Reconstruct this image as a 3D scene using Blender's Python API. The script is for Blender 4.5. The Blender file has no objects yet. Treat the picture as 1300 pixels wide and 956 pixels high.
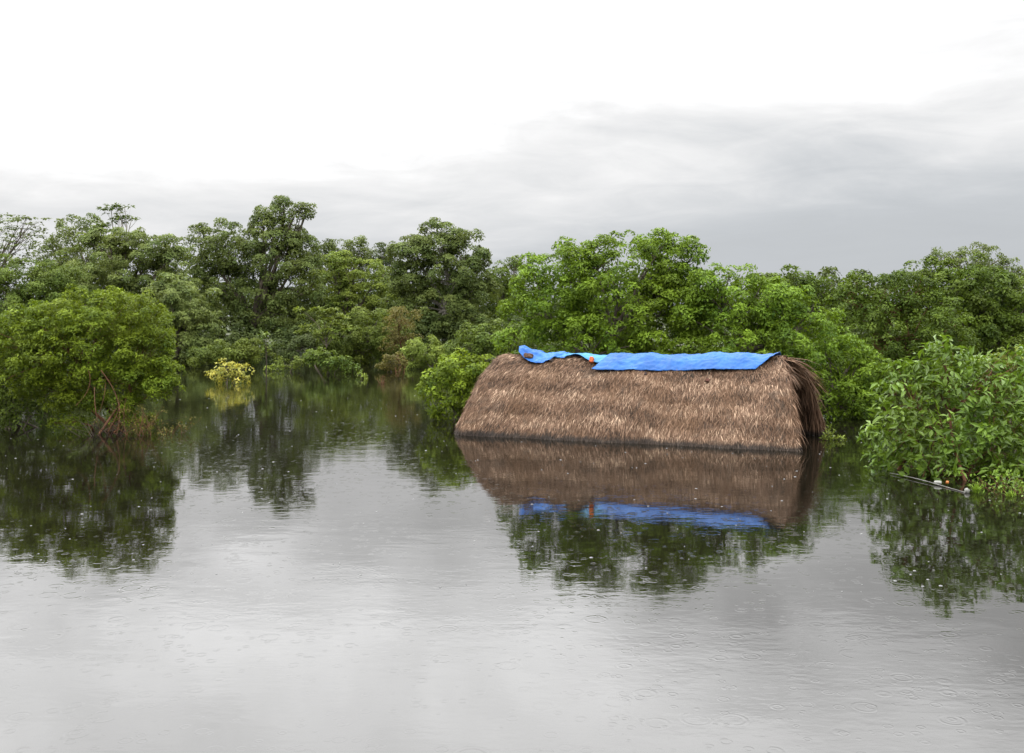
import bpy, math, random
import numpy as np
from mathutils import Vector, noise as mnoise

PI = math.pi
F = 1264.0          # focal length in photograph pixels (35 mm on 36 mm, 1300 px wide)
HY = 400.0          # horizon row in the photograph
CH = 3.2            # camera height above the flood water
scene = bpy.context.scene
COL = scene.collection

def at(px, py, d):
    """world point that stands d metres away"""
    return np.array([(px-650.0)*d/F, d, CH-(py-HY)*d/F])

# ------------------------------------------------------------------ tagging
def tag(o, label=None, cat=None, group=None, kind=None):
    if label: o['label'] = label
    if cat: o['category'] = cat
    if group: o['group'] = group
    if kind: o['kind'] = kind
    return o

def empty(name, loc, label, cat, group=None):
    o = bpy.data.objects.new(name, None); COL.objects.link(o)
    o.location = loc; o.empty_display_size = 0.3
    return tag(o, label, cat, group)

# ------------------------------------------------------------------ mesh helpers
def raw_mesh(name, verts, faces_flat, sizes, mat, parent=None, tint=None, smooth=False):
    verts = np.asarray(verts, dtype=np.float32)
    faces_flat = np.asarray(faces_flat, dtype=np.int32).ravel()
    sizes = np.asarray(sizes, dtype=np.int32)
    if parent is not None:
        verts = verts - np.array(parent.location, dtype=np.float32)
    me = bpy.data.meshes.new(name)
    me.vertices.add(len(verts)); me.vertices.foreach_set('co', verts.ravel())
    me.loops.add(len(faces_flat)); me.loops.foreach_set('vertex_index', faces_flat)
    me.polygons.add(len(sizes))
    st = np.zeros(len(sizes), dtype=np.int32); st[1:] = np.cumsum(sizes)[:-1]
    me.polygons.foreach_set('loop_start', st)
    me.polygons.foreach_set('loop_total', sizes)
    if tint is not None:
        a = me.attributes.new('tint', 'FLOAT', 'POINT')
        a.data.foreach_set('value', np.asarray(tint, dtype=np.float32))
    me.polygons.foreach_set('use_smooth', np.full(len(sizes), smooth, dtype=bool))
    me.update(calc_edges=True)
    me.materials.append(mat)
    o = bpy.data.objects.new(name, me); COL.objects.link(o)
    if parent is not None: o.parent = parent
    return o

class Tubes:
    def __init__(s): s.v = []; s.f = []; s.n = 0
    def add(s, pts, rad, sides=6, cap=True):
        pts = np.asarray(pts, float); m = len(pts)
        rad = np.broadcast_to(np.asarray(rad, float), (m,)) if np.ndim(rad) == 0 else np.asarray(rad, float)
        t = np.gradient(pts, axis=0); t /= (np.linalg.norm(t, axis=1)[:, None]+1e-9)
        ref = np.array([0.31, 0.93, 0.17]) if abs(t[0][2]) > .6 else np.array([0.02, 0.05, 1.0])
        a = np.cross(t, ref); a /= (np.linalg.norm(a, axis=1)[:, None]+1e-9)
        b = np.cross(t, a)
        ang = np.linspace(0, 2*PI, sides, endpoint=False)
        ring = (pts[:, None, :] + rad[:, None, None]*(np.cos(ang)[None, :, None]*a[:, None, :] + np.sin(ang)[None, :, None]*b[:, None, :]))
        s.v.append(ring.reshape(-1, 3))
        for i in range(m-1):
            for k in range(sides):
                k2 = (k+1) % sides
                s.f.append((s.n+i*sides+k, s.n+i*sides+k2, s.n+(i+1)*sides+k2, s.n+(i+1)*sides+k))
        s.n += m*sides
    def build(s, name, mat, parent=None):
        v = np.concatenate(s.v); f = np.array(s.f)
        return raw_mesh(name, v, f, np.full(len(f), 4), mat, parent, None, True)

def bez(p0, p1, rng, n=6, bend=.12, up=0.0):
    p0 = np.asarray(p0, float); p1 = np.asarray(p1, float)
    L = np.linalg.norm(p1-p0)
    m = (p0+p1)/2 + rng.normal(0, bend*L, 3)*np.array([1, 1, .4]) + np.array([0, 0, up*L])
    t = np.linspace(0, 1, n)[:, None]
    return (1-t)**2*p0 + 2*t*(1-t)*m + t*t*p1

def leaves_mesh(name, c, a, n, L, W, tint, mat, parent, fold=.12, fine=False):
    N = len(c)
    s = np.cross(a, n); s /= (np.linalg.norm(s, axis=1)[:, None]+1e-9)
    n = np.cross(s, a)
    L = L[:, None]; W = W[:, None]
    if fine:
        b = c; tip = c+a*L-n*L*.10
        m = c+a*L*.45
        l = c+a*L*.48+s*W*.5+n*W*fold*2; r = c+a*L*.48-s*W*.5+n*W*fold*2
        v = np.stack([b, l, m, r, tip], 1).reshape(-1, 3)
        base = (np.arange(N)*5)[:, None]
        f = np.concatenate([base+np.array([0, 1, 2]), base+np.array([0, 2, 3]), base+np.array([1, 4, 2]), base+np.array([2, 4, 3])], 1).reshape(-1, 3)
        return raw_mesh(name, v, f, np.full(len(f), 3), mat, parent, np.repeat(tint, 5))
    v1 = c+a*L*.42+s*W*.5+n*W*fold; v3 = c+a*L*.42-s*W*.5+n*W*fold
    v = np.stack([c, v1, c+a*L, v3], 1).reshape(-1, 3)
    f = (np.arange(N)*4)[:, None]+np.array([0, 1, 2, 3])
    return raw_mesh(name, v, f, np.full(N, 4), mat, parent, np.repeat(tint, 4))

# ------------------------------------------------------------------ materials
def new_mat(name):
    m = bpy.data.materials.new(name); m.use_nodes = True
    nt = m.node_tree; nt.nodes.clear()
    out = nt.nodes.new('ShaderNodeOutputMaterial')
    return m, nt, out

def bsdf(nt, col=None, rough=.6, spec=.3, **kw):
    b = nt.nodes.new('ShaderNodeBsdfPrincipled')
    if col is not None: b.inputs['Base Color'].default_value = (*col, 1)
    b.inputs['Roughness'].default_value = rough
    b.inputs['Specular IOR Level'].default_value = spec
    for k, v in kw.items(): b.inputs[k].default_value = v
    return b

def mixcol(nt, fac, a, b):
    m = nt.nodes.new('ShaderNodeMix'); m.data_type = 'RGBA'
    if hasattr(fac, 'links'): nt.links.new(fac, m.inputs[0])
    else: m.inputs[0].default_value = fac
    for v, i in ((a, 6), (b, 7)):
        if hasattr(v, 'links'): nt.links.new(v, m.inputs[i])
        else: m.inputs[i].default_value = (*v, 1)
    return m.outputs[2]

def noise_node(nt, scale, detail=4, rough=.55, vec=None, dist=0):
    n = nt.nodes.new('ShaderNodeTexNoise'); n.inputs['Scale'].default_value = scale
    n.inputs['Detail'].default_value = detail; n.inputs['Roughness'].default_value = rough
    n.inputs['Distortion'].default_value = dist
    if vec is not None: nt.links.new(vec, n.inputs['Vector'])
    return n

def math_node(nt, op, a, b=None, clamp=False):
    n = nt.nodes.new('ShaderNodeMath'); n.operation = op; n.use_clamp = clamp
    for v, i in ((a, 0), (b, 1)):
        if v is None: continue
        if hasattr(v, 'links'): nt.links.new(v, n.inputs[i])
        else: n.inputs[i].default_value = v
    return n.outputs[0]

def maprange(nt, v, a, b, c=0, d=1, smooth=False):
    n = nt.nodes.new('ShaderNodeMapRange'); n.clamp = True
    if smooth: n.interpolation_type = 'SMOOTHSTEP'
    nt.links.new(v, n.inputs[0])
    for i, x in enumerate((a, b, c, d)): n.inputs[i+1].default_value = x
    return n.outputs[0]

def leaf_mat(name, dark, light, trans=.24, rough=.6, spec=.12, patch=.4, brown=None, nscale=.55):
    m, nt, out = new_mat(name)
    at_ = nt.nodes.new('ShaderNodeAttribute'); at_.attribute_name = 'tint'
    geo = nt.nodes.new('ShaderNodeNewGeometry')
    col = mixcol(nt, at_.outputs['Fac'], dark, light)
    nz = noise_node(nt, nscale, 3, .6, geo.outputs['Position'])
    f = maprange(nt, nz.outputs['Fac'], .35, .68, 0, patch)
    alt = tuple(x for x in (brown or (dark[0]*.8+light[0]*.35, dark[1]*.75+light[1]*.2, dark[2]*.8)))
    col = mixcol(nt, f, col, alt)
    b = bsdf(nt, None, rough, spec); nt.links.new(col, b.inputs['Base Color'])
    t = nt.nodes.new('ShaderNodeBsdfTranslucent')
    tc = mixcol(nt, .5, col, (light[0]*1.25, light[1]*1.2, light[2]*.4))
    nt.links.new(tc, t.inputs['Color'])
    mx = nt.nodes.new('ShaderNodeMixShader'); mx.inputs[0].default_value = trans
    nt.links.new(b.outputs[0], mx.inputs[1]); nt.links.new(t.outputs[0], mx.inputs[2])
    nt.links.new(mx.outputs[0], out.inputs[0])
    return m

K = 1.0   # foliage base colour scale
def c3(r, g, b): return (r*K, g*K, b*K)
M = {}
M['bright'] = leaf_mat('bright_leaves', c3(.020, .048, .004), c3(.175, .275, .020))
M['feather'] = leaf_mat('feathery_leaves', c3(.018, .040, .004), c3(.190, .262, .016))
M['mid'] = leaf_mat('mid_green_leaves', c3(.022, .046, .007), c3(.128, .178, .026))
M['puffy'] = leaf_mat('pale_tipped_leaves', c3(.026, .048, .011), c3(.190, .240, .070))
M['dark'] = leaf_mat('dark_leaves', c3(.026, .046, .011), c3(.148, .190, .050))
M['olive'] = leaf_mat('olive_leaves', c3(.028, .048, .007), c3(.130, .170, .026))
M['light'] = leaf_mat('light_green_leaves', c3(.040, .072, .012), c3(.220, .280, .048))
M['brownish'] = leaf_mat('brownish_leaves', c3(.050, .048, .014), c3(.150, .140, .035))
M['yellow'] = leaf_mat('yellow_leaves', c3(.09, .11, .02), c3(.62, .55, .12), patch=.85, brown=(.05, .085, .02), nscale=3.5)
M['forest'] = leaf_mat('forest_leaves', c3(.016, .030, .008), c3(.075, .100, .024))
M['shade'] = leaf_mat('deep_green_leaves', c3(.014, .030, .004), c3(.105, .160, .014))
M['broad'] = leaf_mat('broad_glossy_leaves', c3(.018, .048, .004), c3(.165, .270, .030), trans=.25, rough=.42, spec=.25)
M['grass'] = leaf_mat('grass_blades', c3(.06, .12, .012), c3(.18, .28, .03), trans=.25)

def bark_mat(name, a, b, scale=9, rough=.85):
    m, nt, out = new_mat(name)
    tc = nt.nodes.new('ShaderNodeTexCoord')
    mp = nt.nodes.new('ShaderNodeMapping'); mp.inputs['Scale'].default_value = (1, 1, .25)
    nt.links.new(tc.outputs['Object'], mp.inputs[0])
    nz = noise_node(nt, scale, 5, .65, mp.outputs[0])
    col = mixcol(nt, maprange(nt, nz.outputs['Fac'], .35, .65), a, b)
    s = bsdf(nt, None, rough, .2); nt.links.new(col, s.inputs['Base Color'])
    bp = nt.nodes.new('ShaderNodeBump'); bp.inputs['Strength'].default_value = .5; bp.inputs['Distance'].default_value = .02
    nt.links.new(nz.outputs['Fac'], bp.inputs['Height']); nt.links.new(bp.outputs[0], s.inputs['Normal'])
    nt.links.new(s.outputs[0], out.inputs[0])
    return m
M['bark'] = bark_mat('grey_bark', (.045, .036, .026), (.12, .10, .075))
M['palebark'] = bark_mat('pale_bark', (.12, .11, .09), (.26, .24, .20))
M['redbark'] = bark_mat('reddish_branch', (.045, .022, .012), (.13, .060, .030))
M['darkbark'] = bark_mat('dark_wet_bark', (.02, .016, .012), (.055, .042, .03))

# ------------------------------------------------------------------ tree generator
def unit(v): return v/(np.linalg.norm(v, axis=-1, keepdims=True)+1e-9)

def foliage(rng, lobes, puff_r, leaf, aspect, lai, droop=.25, flat=.8, upb=.7, inner=.35, stray=.15, tufted=False, cap=150000, side=1.0):
    """lobes: (cx,cy,cz,rx,ry,rz) world -> leaf arrays and puff centres"""
    lobes = np.array(lobes, float)
    pcs = []; outs = []
    for i, lb in enumerate(lobes):
        c, r = lb[:3], lb[3:]
        area = 4*PI*((r[0]*r[1])**1.6+(r[0]*r[2])**1.6+(r[1]*r[2])**1.6)**(1/1.6)/3**(1/1.6)
        k = max(6, int(area/(puff_r**2*2.9)))
        d = unit(rng.normal(size=(k, 3)))
        d = d[(d[:, 2] > -.35) | (rng.random(k) < .55)]
        rad = rng.uniform(.74, 1.05, len(d)) + (rng.random(len(d)) < stray)*rng.uniform(0, .24, len(d))
        for _q in range(4):
            kv = rng.normal(0, 3.2, 3); rad += .055*np.sin(d@kv+rng.uniform(0, 6.3))
        p = c+d*r*rad[:, None]
        keep = np.ones(len(p), bool)
        for j, lo in enumerate(lobes):
            if j == i: continue
            q = np.linalg.norm((p-lo[:3])/lo[3:], axis=1)
            keep &= ~((q < .72) & (rng.random(len(p)) < .85))
        pcs.append(p[keep]); outs.append(d[keep])
        ki = int(k*inner)
        d2 = unit(rng.normal(size=(ki, 3)))
        pcs.append(c+d2*r*rng.uniform(.35, .75, ki)[:, None]); outs.append(d2)
    pc = np.concatenate(pcs); od = np.concatenate(outs)
    pr = puff_r*rng.uniform(.55, 1.35, len(pc))
    proj = sum(PI*l[3]*l[5] for l in lobes)*.9
    la = .5*leaf*leaf*aspect
    n = int(min(cap, lai*proj/la))
    w = pr**2; w /= w.sum()
    idx = rng.choice(len(pc), n, p=w)
    ptone = rng.random(len(pc))
    if tufted:
        ang = rng.uniform(0, 2*PI, n); el = rng.normal(.1, .3, n)
        d = np.stack([np.cos(ang)*np.cos(el), np.sin(ang)*np.cos(el), np.sin(el)], 1)
        pos = pc[idx]+d*(pr[idx]*rng.uniform(.05, .6, n))[:, None]*np.array([1, 1, .35])
        ax = unit(d+rng.normal(0, .2, (n, 3))-np.array([0, 0, droop]))
        nr = unit(np.array([0, 0, 1.0])+.5*d+rng.normal(0, .25, (n, 3)))
    else:
        d = unit(rng.normal(size=(n, 3))*.85+od[idx]*.6+np.array([0, 0, upb]))
        pos = pc[idx]+d*(pr[idx]*rng.uniform(.45, 1.0, n)**.6)[:, None]*np.array([1, 1, flat])
        tg = rng.normal(0, 1, (n, 3)); tg -= d*np.sum(tg*d, 1)[:, None]
        ax = unit(d*.35+unit(tg)*.9*side-np.array([0, 0, droop]))
        nr = unit(d*1.0+np.array([0, 0, .35])+rng.normal(0, .28, (n, 3)))
    L = leaf*rng.uniform(.6, 1.3, n); W = L*aspect*rng.uniform(.8, 1.2, n)
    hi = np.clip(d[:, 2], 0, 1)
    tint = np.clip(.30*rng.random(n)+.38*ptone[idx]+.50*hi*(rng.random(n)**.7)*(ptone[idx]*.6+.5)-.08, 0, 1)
    return pos, ax, nr, L, W, tint, pc

def tree(name, label, cat, lobes_px, d, mat, leafpx=4.2, puffpx=14, base=None, seed=0, lai=5.0, aspect=.5,
         trunk=.14, bark='bark', group=None, droop=.25, flat=.8, inner=.35, tufted=False, depth=.85, ground=0.0,
         twigs=40, fine=False, upb=.7, stems=1, zdepth=None, stray=.15, stemspread=.3, trunkname='trunk', side=1.0, floor=.03):
    rng = np.random.default_rng(seed+1000)
    s = d/F
    if d > 55: leafpx *= .76
    if base is None: base = lobes_px[0][0]
    lobes = []
    for lb in lobes_px:
        px, py, rx, ry = lb[:4]
        dd = lb[4] if len(lb) > 4 else 0.0
        dl = d+dd; c = at(px, py, dl); sl = dl/F
        lobes.append((*c, rx*sl, min(rx, ry*1.4)*sl*depth, ry*sl))
    foot = np.array([(base-650)*s, d, ground])
    root = empty(name, foot, label, cat, group)
    pos, ax, nr, L, W, tint, pc = foliage(rng, lobes, puffpx*s, leafpx*s, aspect, lai, droop, flat, upb, inner, stray, tufted, side=side)
    k = pos[:, 2] > foot[2]+floor
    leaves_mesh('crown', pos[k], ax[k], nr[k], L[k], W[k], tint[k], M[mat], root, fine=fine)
    # wood
    tb = Tubes()
    la = np.array(lobes)
    ctr = la[np.argmax(la[:, 3]*la[:, 5]), :3]
    top = la[:, 2].max()
    hubs = []
    for q in range(stems):
        off = rng.normal(0, stemspread, 2) if stems > 1 else np.zeros(2)
        f0 = foot+np.array([off[0], off[1], -.5])
        hub = foot*(1-.55)+ctr*.55 if stems == 1 else foot*(.5)+la[rng.integers(len(la)), :3]*.5
        pts = bez(f0, hub, rng, 7, .06, .02)
        tr = trunk*(1 if stems == 1 else rng.uniform(.5, 1.0))
        tb.add(pts, np.linspace(tr*1.25, tr*.7, 7), 8)
        hubs.append((hub, tr))
    for i, lb in enumerate(la):
        hub, tr = hubs[np.argmin([np.linalg.norm(h[0]-lb[:3]) for h in hubs])]
        st = hub
        pts = bez(st, lb[:3]+np.array([0, 0, -.1*lb[5]]), rng, 7, .10, .04)
        tb.add(pts, np.linspace(tr*.7, tr*.22, 7), 6)
        near = pc[np.linalg.norm((pc-lb[:3])/lb[3:], axis=1) < 1.15]
        if len(near):
            for p in near[rng.choice(len(near), min(len(near), max(3, twigs//len(la))), replace=False)]:
                j = rng.integers(2, 6)
                tw = bez(pts[j], p, rng, 5, .10, .04)
                if tw[-1][2] > foot[2]-.2:
                    tb.add(tw, np.linspace(tr*.25, max(.004, tr*.07), 5), 4)
    tb.build(trunkname, M[bark], root)
    return root

# ------------------------------------------------------------------ camera
cam = bpy.data.cameras.new('camera'); co = bpy.data.objects.new('camera', cam); COL.objects.link(co)
co.location = (0, 0, CH); co.rotation_euler = (PI/2, 0, 0)
cam.lens = 35; cam.sensor_width = 36; cam.sensor_fit = 'HORIZONTAL'
cam.shift_y = -(478.0-HY)/1300.0
cam.clip_start = .1; cam.clip_end = 6000
scene.camera = co

# ------------------------------------------------------------------ world
SUN_EL, SUN_AZ = math.radians(58), math.radians(-35)     # azimuth from +Y towards +X
w = bpy.data.worlds.new('World'); scene.world = w; w.use_nodes = True
nt = w.node_tree; nt.nodes.clear()
wo = nt.nodes.new('ShaderNodeOutputWorld'); bg = nt.nodes.new('ShaderNodeBackground')
bg.inputs['Strength'].default_value = .1
sky = nt.nodes.new('ShaderNodeTexSky'); sky.sky_type = 'NISHITA'; sky.sun_disc = False
sky.sun_elevation = SUN_EL; sky.sun_rotation = SUN_AZ
sky.dust_density = 4; sky.air_density = 1.5
tc = nt.nodes.new('ShaderNodeTexCoord')
sp = nt.nodes.new('ShaderNodeSeparateXYZ'); nt.links.new(tc.outputs['Generated'], sp.inputs[0])
X, Y, Z = sp.outputs
zc = math_node(nt, 'MAXIMUM', Z, 0.0)
zz = math_node(nt, 'ADD', zc, .12)
cx = math_node(nt, 'DIVIDE', X, zz); cy = math_node(nt, 'DIVIDE', Y, zz)
cb = nt.nodes.new('ShaderNodeCombineXYZ'); nt.links.new(cx, cb.inputs[0]); nt.links.new(cy, cb.inputs[1])
mp = nt.nodes.new('ShaderNodeMapping'); mp.inputs['Rotation'].default_value = (0, 0, .35)
mp.inputs['Scale'].default_value = (.55, .55, 1); mp.inputs['Location'].default_value = (2.3, .4, 0)
nt.links.new(cb.outputs[0], mp.inputs[0])
n1 = noise_node(nt, 1.1, 7, .55, mp.outputs[0], .5)
n2 = noise_node(nt, 3.4, 7, .6, mp.outputs[0], .9)
nn = math_node(nt, 'ADD', math_node(nt, 'MULTIPLY', math_node(nt, 'SUBTRACT', n1.outputs['Fac'], .5), .62),
               math_node(nt, 'MULTIPLY', math_node(nt, 'SUBTRACT', n2.outputs['Fac'], .5), .26))
# elevation shifted by the cloud noise, and by azimuth (brighter to the left)
ze = math_node(nt, 'ADD', zc, math_node(nt, 'MULTIPLY', nn, math_node(nt, 'MULTIPLY', math_node(nt, 'ADD', zc, .10), 1.6)))
ze = math_node(nt, 'ADD', ze, math_node(nt, 'MULTIPLY', X, -.115))
lum = nt.nodes.new('ShaderNodeFloatCurve')
cv = lum.mapping.curves[0]
LUM = [(0, .58), (.055, .63), (.09, .71), (.13, .83), (.17, .97), (.21, 1.18), (.25, 1.7), (.29, 2.4), (.35, 3.4), (.5, 4.9), (1, 7.0)]
for i, (a, b) in enumerate(LUM):
    if i < 2 and i < len(cv.points): pt = cv.points[i]; 
    if i == 0: cv.points[0].location = (a, b/8)
    elif i == len(LUM)-1: cv.points[-1].location = (a, b/8)
    else: cv.points.new(a, b/8)
lum.mapping.update()
nt.links.new(ze, lum.inputs['Value'])
lv = math_node(nt, 'MULTIPLY', lum.outputs[0], 80.0)      # x5 curve scale, x10 for the background strength
tintf = maprange(nt, ze, .03, .17, 0, 1, True)
tcol = mixcol(nt, tintf, (.955, .998, 1.045), (1.0, 1.0, 1.005))
vm = nt.nodes.new('ShaderNodeVectorMath'); vm.operation = 'SCALE'
nt.links.new(tcol, vm.inputs[0]); nt.links.new(lv, vm.inputs['Scale'])
fin = mixcol(nt, .985, sky.outputs[0], vm.outputs[0])
nt.links.new(fin, bg.inputs[0]); nt.links.new(bg.outputs[0], wo.inputs[0])

sl = bpy.data.lights.new('sun', 'SUN'); sl.energy = 1.2; sl.angle = math.radians(25); sl.color = (1, .97, .92)
so = bpy.data.objects.new('sun', sl); COL.objects.link(so)
sd = Vector((math.sin(SUN_AZ)*math.cos(SUN_EL), math.cos(SUN_AZ)*math.cos(SUN_EL), math.sin(SUN_EL)))
so.rotation_euler = (-sd).to_track_quat('-Z', 'Y').to_euler(); so.location = (0, 0, 60)

# ------------------------------------------------------------------ ground and water
def smooth(a, b, x):
    t = np.clip((x-a)/(b-a), 0, 1); return t*t*(3-2*t)

def ground_h(x, y):
    wob = 5*np.sin(x*.11+1.3)+3*np.sin(x*.27+.4)+2*np.sin(x*.61+y*.05)
    back = smooth(64, 84, y+wob*.9)
    right = smooth(44, 60, y+wob*.5)*smooth(13, 22, x)
    near = smooth(2, -12, y)
    return -.9+np.maximum(np.maximum(back, right), near)*1.25+.10*np.sin(x*.9)*np.sin(y*.8)

xs = np.concatenate([np.linspace(-1500, -80, 16), np.linspace(-76, 76, 120), np.linspace(80, 1500, 16)])
ys = np.concatenate([np.linspace(-300, -20, 8), np.linspace(-16, 130, 110), np.linspace(140, 2500, 18)])
gx, gy = np.meshgrid(xs, ys); gz = ground_h(gx, gy)
V = np.stack([gx, gy, gz], -1).reshape(-1, 3)
nx = len(xs); ny = len(ys)
ii, jj = np.meshgrid(np.arange(nx-1), np.arange(ny-1)); b0 = (jj*nx+ii).ravel()
fq = np.stack([b0, b0+1, b0+nx+1, b0+nx], 1)
m, nt, out = new_mat('muddy_ground')
geo = nt.nodes.new('ShaderNodeNewGeometry')
nz = noise_node(nt, .8, 6, .6, geo.outputs['Position'])
c = mixcol(nt, maprange(nt, nz.outputs['Fac'], .4, .6), (.03, .025, .015), (.028, .045, .012))
s = bsdf(nt, None, .9, .2); nt.links.new(c, s.inputs['Base Color']); nt.links.new(s.outputs[0], out.inputs[0])
g = raw_mesh('ground', V, fq, np.full(len(fq), 4), m, None, None, True); tag(g, kind='structure')

def water_mat():
    m, nt, out = new_mat('flood_water')
    geo = nt.nodes.new('ShaderNodeNewGeometry')
    P = geo.outputs['Position']
    # long low waves
    mp = nt.nodes.new('ShaderNodeMapping'); mp.inputs['Scale'].default_value = (.8, 1.5, 1); mp.inputs['Rotation'].default_value = (0, 0, .12)
    nt.links.new(P, mp.inputs[0])
    a1 = noise_node(nt, 1.3, 3, .5, mp.outputs[0], .3)
    a2 = noise_node(nt, 7.0, 3, .55, mp.outputs[0], .2)
    mp2 = nt.nodes.new('ShaderNodeMapping'); mp2.inputs['Scale'].default_value = (.06, .16, 1)
    nt.links.new(P, mp2.inputs[0])
    a3 = noise_node(nt, 1.0, 3, .5, mp2.outputs[0])
    gust = maprange(nt, a3.outputs['Fac'], .42, .66, .30, 1.0, True)
    h = math_node(nt, 'ADD', math_node(nt, 'MULTIPLY', a1.outputs['Fac'], .0028),
                  math_node(nt, 'MULTIPLY', math_node(nt, 'MULTIPLY', a2.outputs['Fac'], .0012), gust))
    # raindrop rings in two sizes
    for sc, amp, frq, sd_ in ((3.4, .00028, 8.5, 0), (7.5, .00032, 6.0, 5.3)):
        mo = nt.nodes.new('ShaderNodeMapping'); mo.inputs['Location'].default_value = (sd_, sd_*1.7, 0); mo.inputs['Scale'].default_value = (1, 1, 0)
        nt.links.new(P, mo.inputs[0])
        vo = nt.nodes.new('ShaderNodeTexVoronoi'); vo.inputs['Scale'].default_value = sc; vo.feature = 'F1'
        nt.links.new(mo.outputs[0], vo.inputs['Vector'])
        dist = vo.outputs['Distance']
        sep = nt.nodes.new('ShaderNodeSeparateColor'); nt.links.new(vo.outputs['Color'], sep.inputs[0])
        R = math_node(nt, 'MULTIPLY', sep.outputs[0], .42)
        dl = math_node(nt, 'ABSOLUTE', math_node(nt, 'SUBTRACT', dist, R))
        env = maprange(nt, dl, 0, .16, 1, 0, True)
        rg = math_node(nt, 'MULTIPLY', math_node(nt, 'COSINE', math_node(nt, 'MULTIPLY', dl, frq*6.28/1.6)), env)
        on = math_node(nt, 'GREATER_THAN', sep.outputs[1], .45)
        h = math_node(nt, 'ADD', h, math_node(nt, 'MULTIPLY', math_node(nt, 'MULTIPLY', rg, on), amp))
    bp = nt.nodes.new('ShaderNodeBump'); bp.inputs['Strength'].default_value = 1; bp.inputs['Distance'].default_value = 1
    nt.links.new(h, bp.inputs['Height'])
    s = bsdf(nt, (.004, .0035, .0022), .03, .5); s.inputs['IOR'].default_value = 1.5
    nt.links.new(bp.outputs[0], s.inputs['Normal']); nt.links.new(s.outputs[0], out.inputs[0])
    return m
wm = water_mat()
wt = raw_mesh('water', [(-1500, -300, 0), (1500, -300, 0), (1500, 2400, 0), (-1500, 2400, 0)], [0, 1, 2, 3], [4], wm)
tag(wt, kind='structure')

# rain splashes: tiny bubbles and crowns, nobody could count them
rng = np.random.default_rng(5)
nb = 900
yy = 11.5+ (rng.random(nb)**1.1)*28
xx = rng.uniform(-.62, .62, nb)*yy
vs = []; fs = []; nv = 0
for x, y in zip(xx, yy):
    r = (.005+.022*rng.random()**2.5)*(1+max(0, y-14)*.012); hgt = min(r*.8, .011)*rng.uniform(.5, 1.0)
    k = 6
    for (rr, z) in ((1.0, -.002), (.8, hgt*.65)):
        for q in range(k):
            a = 2*PI*q/k; vs.append((x+r*rr*math.cos(a), y+r*rr*math.sin(a), z))
    vs.append((x, y, hgt))
    for q in range(k):
        q2 = (q+1) % k
        fs.append((nv+q, nv+q2, nv+k+q2)); fs.append((nv+q, nv+k+q2, nv+k+q)); fs.append((nv+k+q, nv+k+q2, nv+2*k))
    nv += 2*k+1
m, nt, out = new_mat('splash_foam')
s = bsdf(nt, (.06, .06, .06), .12, .5); nt.links.new(s.outputs[0], out.inputs[0])
o = raw_mesh('rain_splashes', vs, fs, np.full(len(fs), 3), m, None, None, True)
tag(o, 'tiny white raindrop bubbles and splashes dotted over the flood water', 'rain splashes', kind='stuff')

# ------------------------------------------------------------------ far forest and undergrowth
def mass(name, label, cat, pts, mat, leaf, puff, seed, lai=5, kind='stuff'):
    rng = np.random.default_rng(seed)
    pos, ax, nr, L, W, tint, pc = foliage(rng, pts, puff, leaf, .55, lai, .2, .8, .7, .2, .2, cap=160000)
    k = pos[:, 2] > .05
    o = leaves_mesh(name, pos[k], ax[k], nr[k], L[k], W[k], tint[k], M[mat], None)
    tag(o, label, cat, kind=kind)
    return o
rng = np.random.default_rng(77)
lob = []
for x in np.arange(-105, 106, 5.5):
    y = 128+rng.uniform(-8, 14); r = rng.uniform(3.2, 5.0); hgt = rng.uniform(5.6, 8.2)
    lob.append((x+rng.uniform(-2, 2), y, hgt*.5, r*1.25, r, hgt*.55))
mass('far_forest', 'dense dark green forest reading as one mass far behind the trees', 'forest', lob, 'forest', .62, 1.3, 3, lai=4.5)
lob = []
for x in np.arange(-56, 10, 2.8):
    y = 74+rng.uniform(-2, 5); hgt = rng.uniform(1.6, 3.4)
    lob.append((x, y, hgt*.4, 2.6, 2.0, hgt*.65))
for x in np.arange(13, 46, 2.8):
    y = 52+rng.uniform(-2, 4); hgt = rng.uniform(1.6, 3.2)
    lob.append((x, y, hgt*.4, 2.4, 2.0, hgt*.65))
mass('undergrowth', 'low dark undergrowth filling the shore between the tree trunks', 'undergrowth', lob, 'forest', .24, .6, 4, lai=5)

exec_trees = True
# ------------------------------------------------------------------ trees of the far shore
TG = 'trees along the far shore'
tree('open_crowned_tree', 'thin open crowned tree with sparse drooping branches at far left edge against sky', 'tree',
     [(8, 305, 38, 34), (32, 290, 26, 16), (-30, 300, 45, 30), (8, 345, 22, 18)], 76, 'dark', leafpx=5.0, puffpx=7, base=4, seed=1, lai=1.5, inner=.15, trunk=.16,
     twigs=60, group=TG, ground=.25, tufted=True, droop=.5, stray=.4)
tree('broadleaf_tree', 'dark dense tree with slanted crown left of the lone umbrella topped tree', 'tree',
     [(98, 300, 32, 26), (68, 322, 24, 16), (118, 330, 34, 28), (85, 345, 34, 20)], 96, 'dark', leafpx=4.0, puffpx=8, base=98, seed=2, lai=4, trunk=.25, group=TG, ground=.3, stray=.35)
tree('umbrella_topped_tree', 'slender bare stemmed tree with three small umbrella leaf tufts high above the left crowns', 'tree',
     [(141, 266, 12, 7), (158, 262, 11, 6), (154, 277, 16, 6), (167, 278, 8, 5), (131, 290, 12, 7)], 82, 'mid', leafpx=6.5, puffpx=6, base=149, seed=3, lai=4.2, tufted=True,
     trunk=.10, twigs=30, group=TG, ground=.25, inner=.1, bark='palebark', aspect=.45)
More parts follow.
